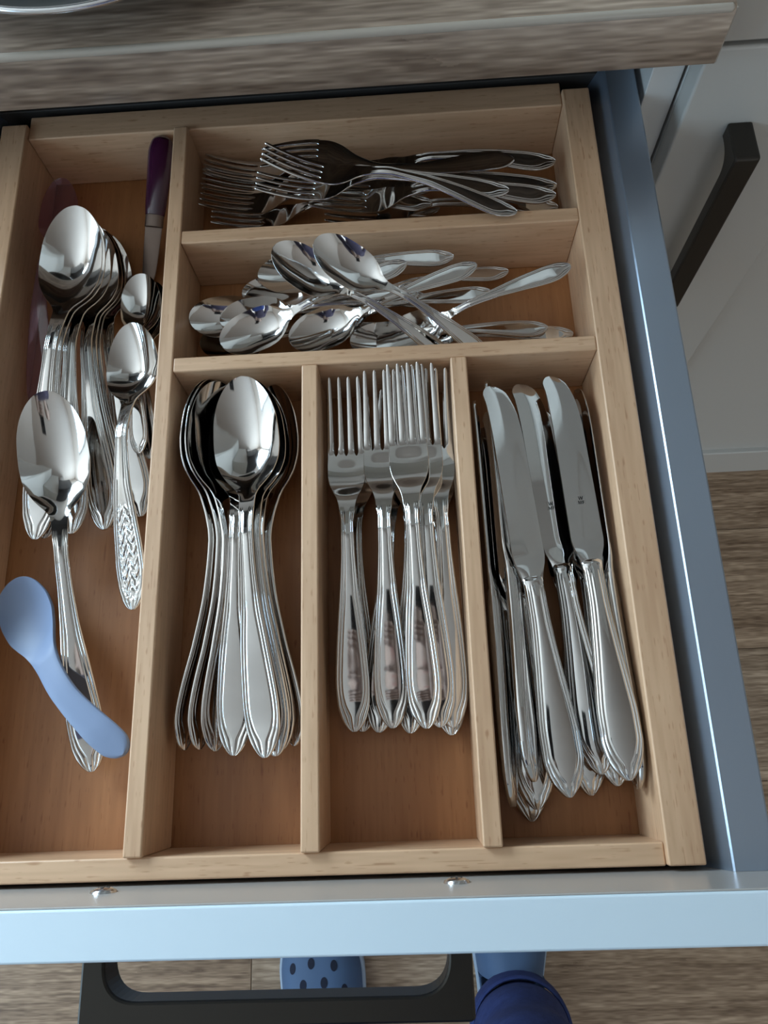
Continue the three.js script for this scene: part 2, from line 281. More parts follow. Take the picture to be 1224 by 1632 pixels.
{
  // carcass of the drawer cabinet and the closed drawer fronts below it
  const c = thing('base_cabinet', 'cream base cabinet that the open drawer slides out of', 'cabinet', [0.081, 0.12, CF]);
  const o = [0.081, 0.12, CF], b = (...a) => box(...a, { r: 0.0008, origin: o });
  mesh('side_panel', b(CX0, CX0 + 0.019, 0.12, WT.y0, RZ0 + 0.02, CF), M.carcass, c); mesh('side_panel', b(CX1 - 0.0205, CX1, 0.12, WT.y0, RZ0 + 0.02, CF), M.carcass, c);
  mesh('bottom_panel', b(CX0 + 0.019, CX1 - 0.0205, 0.12, 0.138, RZ0 + 0.02, CF), M.carcass, c); mesh('back_panel', b(CX0 + 0.019, CX1 - 0.0205, 0.138, WT.y0, RZ0 + 0.01, RZ0 + 0.02), M.carcass, c);
  mesh('plinth', b(CX0, CX1, 0, 0.118, CF - 0.06, CF - 0.045), M.plinth, c);
  for (const [y0, y1] of [[0.122, 0.4], [0.404, 0.682]]) {
    const d = new THREE.Group(); d.name = numberedIn(c, 'drawer_front'); c.add(d); d.position.set(0, (y0 + y1) / 2 - 0.12, 0.02);
    mesh('front_panel', box(CX0 + 0.002 - 0.081, CX1 - 0.002 - 0.081, y0 - (y0 + y1) / 2, y1 - (y0 + y1) / 2, -0.019, 0, { r: 0.002 }), M.cream, d);
    const hd = mesh('handle', handleGeometry(0.1755, 0.017, 0.033), M.bronze, d); hd.position.set(-0.005, 0.1, 0.0005);
  }
  // cabinet to the left of it
  const c2 = thing('base_cabinet', 'cream shaker door base cabinet left of the open drawer', 'cabinet', [-0.48, 0.12, CF]);
  const o2 = [-0.48, 0.12, CF];
  mesh('carcass', box(-0.78, CX0 - 0.0005, 0.12, WT.y0, RZ0 + 0.02, CF, { r: 0.0008, origin: o2 }), M.carcass, c2);
  mesh('plinth', box(-0.78, CX0 - 0.0005, 0, 0.118, CF - 0.06, CF - 0.045, { r: 0.0008, origin: o2 }), M.plinth, c2);
  shakerDoor(c2, -0.778, CX0 - 0.002, 0.122, WT.y0 - 0.017);
  // tall cabinet on the right
  const TX0 = 0.3405, TX1 = 0.95;
  const c3 = thing('tall_cabinet', 'tall cream cabinet with shaker doors and bronze handle right of the worktop', 'cabinet', [(TX0 + TX1) / 2, 0.12, CF]);
  const o3 = [(TX0 + TX1) / 2, 0.12, CF];
  mesh('carcass', box(TX0 + 0.0, TX1, 0.12, 2.12, RZ0 + 0.002, CF, { r: 0.0008, origin: o3 }), M.carcass, c3);
  mesh('plinth', box(TX0, TX1, 0, 0.119, CF - 0.06, CF - 0.045, { r: 0.0008, origin: o3 }), M.plinth, c3);
  const low = shakerDoor(c3, TX0 - 0.0005, TX1 - 0.002, 0.123, Y(0.0515)); shakerDoor(c3, TX0 - 0.0005, TX1 - 0.002, Y(0.0548), 2.115);
  const hd = mesh('handle', handleGeometry(0.1715, 0.0168, 0.03).rotateZ(Math.PI / 2), M.bronze, low);
  hd.position.set(0.3803 - (TX0 - 0.0005 + TX1 - 0.002) / 2, Y(-0.0915) - (0.123 + Y(0.0515)) / 2, 0.0005); hd.userData.label = 'dark bronze upright bow handle';
  // wall cupboards and hood above the worktop
  const wc = thing('wall_cupboard', 'white wall cupboard above the worktop', 'cupboard', [0.115, 1.36, RZ0 + 0.18]);
  mesh('carcass', box(-0.22, 0.22, 0, 0.84, -0.165, 0.165), M.cream, wc); mesh('door', box(-0.218, -0.001, 0.002, 0.838, 0.166, 0.185, { r: 0.002 }), M.cream, wc); mesh('door', box(0.001, 0.218, 0.002, 0.838, 0.166, 0.185, { r: 0.002 }), M.cream, wc);
  const hood = thing('cooker_hood', 'dark cooker hood on the back wall with a steel chimney', 'hood', [-0.345, 1.38, RZ0 + 0.24]);
  mesh('hood_body', box(-0.235, 0.235, 0, 0.3, -0.235, 0.235, { r: 0.01 }), M.dark, hood); mesh('chimney', box(-0.14, 0.14, 0.3, 1.05, -0.235, 0.05, { r: 0.004 }), M.steelRim, hood);
}
{ // pan on the worktop
  const R = 0.11, h = 0.03, q = at(78, 17, 0.0955 + h), p = V3(q.x, 0, q.z - R);
  const g = thing('serving_dish', 'dark round dish with a bright steel rim on the worktop corner', 'dish', [p.x, WT.y1, p.z]);
  const pts = [[0, 0.004], [R - 0.05, 0.004], [R - 0.03, 0.01], [R - 0.003, h - 0.002], [R - 0.005, h - 0.002], [R - 0.032, 0.0125], [R - 0.052, 0.0065], [0, 0.0065]].map(([x, y]) => new THREE.Vector2(x, y));
  mesh('dish_body', new THREE.LatheGeometry(pts, 64), M.pan, g);
  mesh('base', new THREE.CylinderGeometry(R - 0.052, R - 0.053, 0.004, 48).translate(0, 0.002, 0), M.steelRim, g);
  mesh('rim', new THREE.TorusGeometry(R - 0.002, 0.0019, 10, 96).rotateX(Math.PI / 2).translate(0, h - 0.0015, 0), M.steelRim, g);
}

// ---------------------------------------------------------------- the drawer
{
  const g = thing('kitchen_drawer', 'open kitchen drawer with pale front edge and grey metal sides', 'drawer', [0.081, Y(-0.075), 0.02]);
  const o = [0.081, Y(-0.075), 0.02];
  const SX0 = -0.1318, SX1 = 0.2935;                // inner faces of the metal sides
  const fx0 = CX0 + 0.003, fx1 = CX1 - 0.001;
  mesh('front_panel', box(fx0, fx1, Y(-0.1), Y(0.0516), 0.0135, 0.0338, { r: 0.0012, origin: o }), M.panel, g).userData.label = 'pale front panel, its upper edge lit';
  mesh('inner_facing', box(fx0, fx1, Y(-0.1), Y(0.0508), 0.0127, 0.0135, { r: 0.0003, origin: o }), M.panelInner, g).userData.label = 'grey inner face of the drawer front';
  for (const [x0, x1] of [[SX1, SX1 + 0.0205], [SX0 - 0.0205, SX0]]) {
    const left = x0 < 0, xi = left ? x1 : x0, xo = left ? x0 : x1, d = left ? -1 : 1, sh = new THREE.Shape();   // inner face leans in towards the tray
    sh.moveTo(xi - d * 0.0076, Y(-0.075)); sh.lineTo(xi - d * 0.0076, Y(-0.0165)); sh.lineTo(xi, Y(0.0032)); sh.lineTo(xi + d * 0.0008, Y(0.004)); sh.lineTo(xo - d * 0.0012, Y(0.004)); sh.lineTo(xo, Y(0.0028)); sh.lineTo(xo, Y(-0.075)); sh.closePath();
    mesh('metal_side', new THREE.ExtrudeGeometry(sh, { depth: 0.4976, bevelEnabled: false }).translate(-o[0], -o[1], -0.485 - o[2]), M.runner, g);
  }
  mesh('drawer_base', box(SX0 + 0.0077, SX1 - 0.0077, Y(-0.075), Y(-0.0587), -0.485, 0.0126, { r: 0.0005, origin: o }), M.drawerBase, g);
  mesh('drawer_back', box(SX0, SX1, Y(-0.0587), Y(-0.004), -0.4995, -0.485, { r: 0.0008, origin: o }), M.shadedBoard, g);
  const hd = mesh('handle', handleGeometry(0.1755, 0.017, 0.033), M.bronze, g); hd.position.set(0.0805 - o[0], Y(0.0125) - o[1], 0.0335 - o[2]); hd.userData.label = 'dark bronze bow handle';
  // screws that hold the handle
  const sh = []; sh.push(new THREE.CylinderGeometry(0.0058, 0.0064, 0.0014, 28)); sh.push(new THREE.SphereGeometry(0.0052, 20, 8, 0, Math.PI * 2, 0, Math.PI / 2).scale(1, 0.32, 1).translate(0, 0.0005, 0));
  const head = mergeGeometries(sh.map((q) => q.toNonIndexed())), slot = mergeGeometries([new THREE.BoxGeometry(0.0055, 0.0005, 0.0011), new THREE.BoxGeometry(0.0011, 0.0005, 0.0055)]);
  for (const px of [[165, 1423], [728, 1407]]) {
    const p = at(px[0], px[1], 0.0130);
    const s = mesh('screw', head, M.steelRim, g); s.rotation.x = -Math.PI / 2; s.position.set(p.x - o[0], Y(0.0130) - o[1], 0.0125 - o[2]);
    const k = mesh('cross_slot', slot, M.etch, s); k.position.y = 0.002;
  }
}
// ---------------------------------------------------------------- the beech cutlery tray
const FLOOR_Y = -0.047;
{
  const g = thing('cutlery_tray', 'beech cutlery tray with seven compartments inside the open drawer', 'cutlery tray', [0.081, Y(-0.0585), -0.23]);
  const o = [0.081, Y(-0.0585), -0.23], bt = (name, a, grain, extra = {}) => mesh(name, box(...a, { r: 0.0011, seg: 2, grain, origin: o, ...extra }), extra.mat ?? M.beech, g);
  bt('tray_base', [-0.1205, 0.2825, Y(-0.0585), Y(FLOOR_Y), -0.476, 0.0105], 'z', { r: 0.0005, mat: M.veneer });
  bt('side_rail', [0.265, 0.2831, Y(FLOOR_Y), Y(0), -0.4695, 0.0102], 'z'); bt('side_rail', [-0.1214, -0.1033, Y(FLOOR_Y), Y(0), -0.4695, 0.0102], 'z');
  bt('back_rail', [-0.1033, 0.265, Y(FLOOR_Y), Y(-0.003), -0.4785, -0.4585], 'x');
  bt('front_rail', [-0.1033, 0.265, Y(FLOOR_Y), Y(-0.0035), -0.0003, 0.0105], 'x');
  bt('long_divider', [0, 0.0098, Y(FLOOR_Y), Y(0), -0.4585, -0.0003], 'z');
  bt('cross_divider', [0.0098, 0.265, Y(FLOOR_Y), Y(-0.0005), -0.3725, -0.3626], 'x'); bt('cross_divider', [0.0098, 0.265, Y(FLOOR_Y), Y(-0.0005), -0.2793, -0.2695], 'x');
  bt('short_divider', [0.0884, 0.0981, Y(FLOOR_Y), Y(0), -0.2695, -0.0003], 'z'); bt('short_divider', [0.1777, 0.1874, Y(FLOOR_Y), Y(0), -0.2695, -0.0003], 'z');
}

// ---------------------------------------------------------------- cutlery shapes (millimetres)
const HANDLE = [[-36, 3.9], [-26, 3.5], [-11, 3.6], [9, 4.6], [34, 7.0], [52, 8.5], [64, 9.1], [74, 8.6], [81, 6.9], [86, 4.4], [88.3, 2.3], [89, 1.2]];
const bandOf = (w, u, L) => { const W = w(u), g = Math.hypot(1, (w(Math.min(L, u + 0.3)) - w(Math.max(0, u - 0.3))) / 0.6); return Math.min(1.45 * Math.min(g, 1.7) * (1 + 0.55 * smooth(L - 22, L - 5, u)), W * (0.27 + 0.07 * smooth(L - 16, L - 6, u))); };
function ridges(L, w, k0 = 1) {                    // two beads along the edge around a smooth panel
  return (x, u) => {
    const W = w(u), b = bandOf(w, u, L), e = W - Math.abs(x), f = e / b;
    let h = 0;
    if (f < 1) h = 0.45 * Math.sin(Math.PI * clamp(f, 0, 1));
    else if (f < 2) h = 0.38 * Math.sin(Math.PI * (f - 1));
    else h = 0.4 * smooth(2, 2.7, f) + 0.25 * (1 - (x / W) ** 2);
    return h * k0 * (1 - 0.5 * smooth(L - 4, L, u));
  };
}
function handleVs(w, L, fine = false) {
  return (u) => {
    const W = w(u), b = bandOf(w, u, L), es = [0, 0.25, 0.5, 0.75, 0.97, 1.03, 1.25, 1.5, 1.75, 1.97, 2.1, 2.4, 2.7].map((q) => q * b), left = es.map((e) => -1 + e / W), mid = (fine ? range(-0.92, 0.92, 22) : [-0.55, -0.2, 0.2, 0.55]).map((q) => q * (W - 2.7 * b) / W);
    return [...left, ...mid, ...left.map((v) => -v).reverse()];
  };
}
function spoonParts({ L = 205, bowl = 69, wide = 18.4, depth = 8, k = 0.001066, ornate = false, plain = false }) {
  const h0 = L - 89, pk = bowl * 0.56;
  const w = curve([[0, 0.5], [0.5, 0.16 * wide], [2, 0.33 * wide], [5, 0.51 * wide], [10, 0.7 * wide], [17, 0.86 * wide], [26, 0.965 * wide], [pk, wide], [bowl * 0.69, wide * 0.955], [bowl * 0.81, wide * 0.79], [bowl * 0.9, wide * 0.56], [bowl * 0.965, wide * 0.35], [bowl * 1.03, wide * 0.24], ...HANDLE.filter((p) => h0 + p[0] > bowl * 1.06).map(([a, b]) => [h0 + a, b])]);
  const rim = curve([[0, 10.5], [18, 9], [pk, 8], [bowl * 0.8, 9], [bowl, 12.5], [bowl + 13, 17.5], [bowl + 28, 20.5], [bowl + 52, 20], [L - 55, 17], [L - 30, 12], [L - 14, 9.5], [L, 9.2]]);
  const d = (u) => { const z = u < pk ? (pk - u) / pk : (u - pk) / (bowl * 1.06 - pk); return z >= 1 ? 0 : depth * Math.pow(1 - z * z, u < pk ? 0.95 : 1.3); };
  const rg = ridges(L, w), th = curve([[0, 1.3], [pk, 1.7], [bowl, 2.6], [bowl + 12, 3.2], [L - 60, 2.4], [L, 2.0]]), on = (u) => smooth(bowl + 8, bowl + 20, u);
  const orn = (x, u) => { if (!ornate) return 0; const s = smooth(L - 62, L - 55, u) * (1 - smooth(L - 8, L - 3, u)), W = w(u); const t = u + 2.2 * Math.cos(x * 0.9); return s * (0.3 * Math.sin(t * 0.95) + 0.22 * Math.cos(x * 1.9) * Math.cos(u * 0.62) + 0.16 * Math.sin(t * 1.9 + x)) * clamp(1 - (x / (W * 0.72)) ** 4, 0, 1); };
  const top = (x, u) => { const v = clamp(x / w(u), -1, 1); return rim(u) - d(u) * (1 - v * v) + (plain ? 0.6 * (1 - v * v) * on(u) : rg(x, u) * on(u)) + orn(x, u); };
  const bot = (x, u) => { const v = clamp(x / w(u), -1, 1); return rim(u) - d(u) * (1 - v * v) - th(u) * (0.62 + 0.38 * (1 - v * v)); };
  const ub = [0, 0.15, 0.4, 0.8, 1.4, 2.2, 3.2, 4.5, 6, 8, 10.5, ...range(13, bowl + 8, 30)], uh = [...range(bowl + 8, L - 22, 34), ...range(L - 20.5, L - 4, 14), L - 3, L - 2.2, L - 1.5, L - 0.9, L - 0.4, L];
  const vb = range(-1, 1, 28).map((q) => Math.sign(q) * (1 - Math.pow(1 - Math.abs(q), 1.25)));
  return { L, k, tipY: rim(0), tailY: rim(L), parts: [
    ['bowl', shell({ L, us: ub, w, top, bot, vs: () => vb, closeStart: true, k })],
    ['handle', shell({ L, us: ornate ? [...range(bowl + 8, L - 64, 22), ...range(L - 63, L - 4, 84), L - 3, L - 2.2, L - 1.5, L - 0.9, L - 0.4, L] : uh, w, top, bot, vs: handleVs(w, L, ornate), closeEnd: true, k })]] };
}
function forkParts({ k = 0.001035 } = {}) {
  const L = 203, h0 = L - 89, root = 47;
  const w = curve([[root, 10.7], [53, 11], [59, 10.9], [65, 9.9], [70, 8.0], [75, 5.8], [80, 4.6], [86, 4.0], ...HANDLE.slice(1).map(([a, b]) => [h0 + a, b])]);
  const yc = curve([[0, 10.5], [14, 6.5], [28, 3.8], [42, 2.6], [54, 3.6], [64, 7], [74, 11.8], [86, 16.8], [100, 20], [124, 20], [148, 17], [173, 12], [189, 9.5], [203, 9.2]]);
  const rg = ridges(L, w), th = curve([[0, 1.5], [47, 1.9], [70, 2.4], [84, 3.2], [L - 60, 2.4], [L, 2.0]]), on = (u) => smooth(80, 92, u);
  const top = (x, u) => yc(u) + (u > 78 ? rg(x, u) * on(u) : 0) - (u < 78 ? 0.9 * (1 - Math.min(1, (x / 11) ** 2)) * smooth(root, 60, u) * (1 - smooth(66, 78, u)) : 0), bot = (x, u) => { const v = clamp(x / w(u), -1, 1); return yc(u) - th(u) * (0.65 + 0.35 * (1 - v * v)); };
  const parts = [['head', shell({ L, us: [...range(root, 84, 26)], w, top, bot, vs: () => range(-1, 1, 16), closeStart: true, k })], ['handle', shell({ L, us: [...range(84, L - 22, 34), ...range(L - 20.5, L - 4, 14), L - 3, L - 2.2, L - 1.5, L - 0.9, L - 0.4, L], w, top, bot, vs: handleVs(w, L), closeEnd: true, k })]];
  for (const i of [-1.5, -0.5, 0.5, 1.5]) {
    const c = curve([[0, i * 5.7], [root, i * 6.0]]), tw = curve([[0, 0.4], [0.7, 0.75], [3, 0.95], [15, 1.2], [35, 1.6], [44.5, 1.75], [46, 2.2], [47, 3.0]]), cut = (u) => (u > 44 ? clamp(i === -1.5 ? -10.7 : i === 1.5 ? 10.7 : 0, -10.7, 10.7) : 0);
    const wl = (u) => (Math.abs(i) > 1 && u > 44 ? Math.min(tw(u), 1.75 + (tw(u) - 1.75) * 0.5) : tw(u)), cc = (u) => c(u) + (Math.abs(i) > 1 && u > 44 ? -Math.sign(i) * Math.max(0, wl(u) - 1.75) * 0.9 : 0);
    parts.push(['tine', shell({ L, us: [0, 0.3, 0.8, 1.6, ...range(3, 44, 20), 44.8, 45.6, 46.4, 47], w: wl, c: cc, top: (x, u) => yc(u) + 0.25 * (1 - clamp(((x - cc(u)) / wl(u)) ** 2, 0, 1)) * (1 - smooth(40, 47, u)), bot: (x, u) => yc(u) - th(u), vs: () => [-1, -0.7, -0.3, 0.3, 0.7, 1], closeStart: true, k })]);
  }
  return { L, k, tipY: yc(0), tailY: yc(L), parts };
}
function knifeParts() {
  const L = 226, k = 0.00103;
  const bw = curve([[0, 0.8], [0.5, 2.6], [2, 4.6], [5, 6.6], [10, 7.2], [18, 8.0], [30, 8.4], [60, 8.6], [92, 8.7], [101, 8.7], [106, 8.1], [110, 6.9], [113, 6.0], [116, 5.4]]), bc = curve([[0, -5.5], [2, -4.8], [6, -3.4], [12, -1.8], [20, -0.7], [34, 0], [116, 0]]);
  const hw = curve([[114, 5.5], [120, 5.1], [135, 5.3], [160, 7.0], [180, 8.9], [196, 10.1], [206, 10.1], [214, 9.0], [220, 6.6], [224, 3.6], [225.4, 2.1], [226, 1.1]]), hh = curve([[114, 2.2], [116, 3.1], [120, 3.6], [150, 3.9], [190, 3.7], [210, 3.1], [220, 2.3], [226, 1.2]]);
  const bt = (x, u) => { const v = clamp((x - bc(u)) / bw(u), -1, 1), base = 1.0 - 0.62 * smooth(-0.2, 1, v) * (1 - smooth(96, 110, u)); return base + 1.2 * smooth(102, 116, u) * (1 - v * v * 0.6); };
  const rg = ridges(L, hw, 0.9), ht = (x, u) => { const v = clamp(x / hw(u), -1, 1); return hh(u) * Math.pow(1 - 0.72 * v * v, 0.55) + rg(x, u) * smooth(117, 124, u) + 0.35 * Math.exp(-((u - 116.5) ** 2) / 1.2); };
  const us = [0, 0.25, 0.7, 1.3, 2.2, 3.5, 5, 7, 10, 14, 19, 25, ...range(32, 98, 12), ...range(100, 116, 12)];
  const mk = 0.0055, cv = document.createElement('canvas'); cv.width = 64; cv.height = 64;
  const cx = cv.getContext('2d'); cx.clearRect(0, 0, 64, 64); cx.fillStyle = '#000'; cx.font = 'bold 34px sans-serif'; cx.textAlign = 'center'; cx.fillText('W', 32, 30); cx.font = 'bold 30px sans-serif'; cx.fillText('MF', 32, 60);
  const ct = new THREE.CanvasTexture(cv); ct.colorSpace = THREE.SRGBColorSpace;
  const mark = new THREE.PlaneGeometry(mk, mk).rotateX(-Math.PI / 2).translate(0.0, 0.00108, (0.0785 - 0.113));
  return { L, k, tipY: 1, tailY: 0, mark: [mark, std({ map: ct, color: 0xffffff, transparent: true, alphaTest: 0.4, roughness: 0.5 })], parts: [
    ['blade', shell({ L, us, w: bw, c: bc, top: bt, bot: (x, u) => -bt(x, u), vs: () => range(-1, 1, 12), closeStart: true, k })],
    ['handle', shell({ L, us: [114, 115, 116, 116.5, 117, 118, 120, ...range(123, L - 22, 28), ...range(L - 20.5, L - 4, 14), L - 3, L - 2.2, L - 1.5, L - 0.9, L - 0.4, L], w: hw, top: ht, bot: (x, u) => -ht(x, u), vs: handleVs(hw, L), closeStart: true, closeEnd: true, k })]] };
}
const KIND = {
  spoon: { ...spoonParts({}), name: 'table_spoon', category: 'spoon', mat: M.steel },
  teaspoon: { ...spoonParts({ bowl: 74, wide: 21.3, depth: 9, k: 0.00063 }), name: 'teaspoon', category: 'teaspoon', mat: M.steel },
  serving: { ...spoonParts({ L: 182, bowl: 54, wide: 18.5, depth: 9, ornate: true, k: 0.001 }), name: 'ornate_spoon', category: 'spoon', mat: M.steel },
  fork: { ...forkParts(), name: 'table_fork', category: 'fork', mat: M.steel },
  smallFork: { ...forkParts({ k: 0.0008 }), name: 'dessert_fork', category: 'fork', mat: M.steel },
  knife: { ...knifeParts(), name: 'table_knife', category: 'knife', mat: M.blade },
};
for (const q of Object.values(KIND)) {
  const g = new THREE.Group();
  for (const [n, geo] of q.parts) mesh(n, geo, q.mat, g);
  q.proto = g;
}
const ROOM = {                                     // inner faces of the compartments: x0, x1, z0, z1
  left: [-0.1033, 0, -0.4585, -0.0003], back: [0.0098, 0.265, -0.4585, -0.3725], cross: [0.0098, 0.265, -0.3626, -0.2793],
  spoons: [0.0098, 0.0884, -0.2695, -0.0003], forks: [0.0981, 0.1777, -0.2695, -0.0003], knives: [0.1874, 0.265, -0.2695, -0.0003],
};
// lay a piece of cutlery from its head's tip to its handle's end: [pixel, pixel, height] each; roll lifts the left edge
function poseOf(q, [hx, hy, hh], [tx, ty, th], roll) {
  const A = at(hx, hy, hh), B = at(tx, ty, th), dir = B.clone().sub(A).normalize(), a = roll * Math.PI / 180;
  const X = V3(0, 1, 0).cross(dir).normalize(), U = dir.clone().cross(X), X2 = X.clone().multiplyScalar(Math.cos(a)).addScaledVector(U, -Math.sin(a)), U2 = dir.clone().cross(X2);
  return new THREE.Matrix4().makeBasis(X2, U2, dir).setPosition(A.add(B).multiplyScalar(0.5).addScaledVector(U2, -(q.tipY + q.tailY) / 2 * q.k));
}
function lay(kind, label, group, head, tail, roll = 0, { marked = false, room = ROOM.left } = {}) {
  const q = KIND[kind], o = q.proto.clone(); o.name = numbered(q.name);
  poseOf(q, head, tail, roll).decompose(o.position, o.quaternion, o.scale);
  if (marked && q.mark) mesh('maker_mark', q.mark[0], q.mark[1], o).userData.label = 'tiny etched maker mark';
  scene.add(o); return tag(o, label, q.category, group);
}
const F = FLOOR_Y;
// --- table spoons, left of the front row
const gs = 'table spoons in the front left compartment';
lay('spoon', 'table spoon on its side, leftmost against the long divider', gs, [334.0, 622.0, F + 0.0340], [297.0, 1177.0, F + 0.0170], 66.0, { room: ROOM.spoons });
lay('spoon', 'second table spoon from the long divider, tipped on its side', gs, [341.0, 617.0, F + 0.0340], [320.0, 1181.0, F + 0.0190], 62.0, { room: ROOM.spoons });
lay('spoon', 'third table spoon from the long divider, tipped on its side, handle half turned', gs, [350.0, 612.0, F + 0.0340], [345.0, 1193.0, F + 0.0200], 47.0, { room: ROOM.spoons });
lay('spoon', 'table spoon on its side against the short divider at the right', gs, [432.3, 622.0, F + 0.0227], [466.5, 1180.3, F + 0.0144], -41.6, { room: ROOM.spoons });
lay('spoon', 'lower of the two table spoons nested under the topmost one', gs, [403.0, 617.0, F + 0.0283], [446.9, 1193.6, F + 0.0200], -11.4, { room: ROOM.spoons });
lay('spoon', 'table spoon under the topmost one, its full handle showing in the middle', gs, [386.0, 618.0, F + 0.0330], [372.0, 1198.0, F + 0.0275], 4.0, { room: ROOM.spoons });
lay('spoon', 'nested table spoon directly under the topmost table spoon', gs, [395.0, 612.0, F + 0.0425], [438.0, 1197.0, F + 0.0265], -7.0, { room: ROOM.spoons });
lay('spoon', 'topmost table spoon, its bowl facing up in the middle', gs, [385.0, 607.0, F + 0.0480], [421.0, 1199.0, F + 0.0340], -4.0, { room: ROOM.spoons });
// --- table forks
const gf = 'table forks in the middle compartment';
lay('fork', 'table fork lowest at the left, its tines under the leftmost fork', gf, [562.0, 628.0, F + 0.0120], [578.0, 1161.0, F + 0.0095], 0.0, { room: ROOM.forks });
lay('fork', 'table fork slanting under the second fork, handle end at its left', gf, [629.0, 628.0, F + 0.0129], [604.2, 1160.9, F + 0.0120], 4.2, { room: ROOM.forks });
lay('fork', 'table fork under the rightmost fork, its tip just below', gf, [686.5, 628.0, F + 0.0139], [720.0, 1166.2, F + 0.0095], 4.6, { room: ROOM.forks });
lay('fork', 'table fork deep under the middle, only its handle tip peeking out', gf, [655.2, 624.0, F + 0.0181], [654.4, 1159.6, F + 0.0130], 1.3, { room: ROOM.forks });
lay('fork', 'leftmost table fork, tines and whole handle showing', gf, [547.0, 601.0, F + 0.0330], [565.0, 1167.0, F + 0.0170], 2.0, { room: ROOM.forks });
lay('fork', 'table fork second from the left, bright band across its head', gf, [604.0, 591.0, F + 0.0380], [626.0, 1160.0, F + 0.0180], 0.0, { room: ROOM.forks });
lay('fork', 'rightmost table fork against the short divider', gf, [686.1, 588.0, F + 0.0383], [722.9, 1159.0, F + 0.0169], 4.8, { room: ROOM.forks });
lay('fork', 'table fork tucked under the right edge of the topmost fork', gf, [664.0, 581.0, F + 0.0440], [702.0, 1160.0, F + 0.0210], -3.0, { room: ROOM.forks });
lay('fork', 'topmost table fork, all four tines showing right of the middle', gf, [641.0, 580.0, F + 0.0470], [680.0, 1161.0, F + 0.0250], -2.0, { room: ROOM.forks });
// --- table knives
const gk = 'table knives in the front right compartment';
lay('knife', 'lowest table knife, handle tip nearest to the front rail', gk, [786.2, 668.0, F + 0.0053], [850.1, 1326.9, F + 0.0052], 0.4, { room: ROOM.knives });
lay('knife', 'table knife just above the lowest one, its tip behind it', gk, [795.5, 655.0, F + 0.0150], [856.7, 1291.0, F + 0.0141], -1.0, { room: ROOM.knives });
lay('knife', 'table knife on its back edge, tight against the short divider', gk, [761.3, 640.0, F + 0.0190], [819.9, 1295.5, F + 0.0282], 74.2, { room: ROOM.knives });
lay('knife', 'table knife on edge beside the leftmost one, dark blade', gk, [786.0, 622.0, F + 0.0240], [851.0, 1233.0, F + 0.0330], 62.0, { room: ROOM.knives });
lay('knife', 'table knife lying under the middle one, tip peeking below it', gk, [868.0, 655.0, F + 0.0055], [941.5, 1259.5, F + 0.0052], -0.6, { room: ROOM.knives });
lay('knife', 'table knife lying under the right one, tip peeking below it', gk, [903.0, 642.0, F + 0.0070], [983.0, 1243.0, F + 0.0140], 0.0, { room: ROOM.knives });
lay('knife', 'table knife on edge against the right side rail', gk, [925.7, 640.0, F + 0.0261], [1012.2, 1221.5, F + 0.0277], -82.2, { room: ROOM.knives });
lay('knife', 'table knife lying flat at the left, plain bright blade', gk, [795.6, 613.0, F + 0.0386], [909.0, 1273.1, F + 0.0317], 2.6, { room: ROOM.knives });
lay('knife', 'table knife lying flat in the middle with an etched mark', gk, [841.8, 612.0, F + 0.0201], [958.2, 1232.0, F + 0.0203], -3.8, { marked: true, room: ROOM.knives });
lay('knife', 'table knife lying flat at the right with an etched mark', gk, [893.3, 612.0, F + 0.0322], [999.6, 1225.0, F + 0.0425], 1.3, { marked: true, room: ROOM.knives });
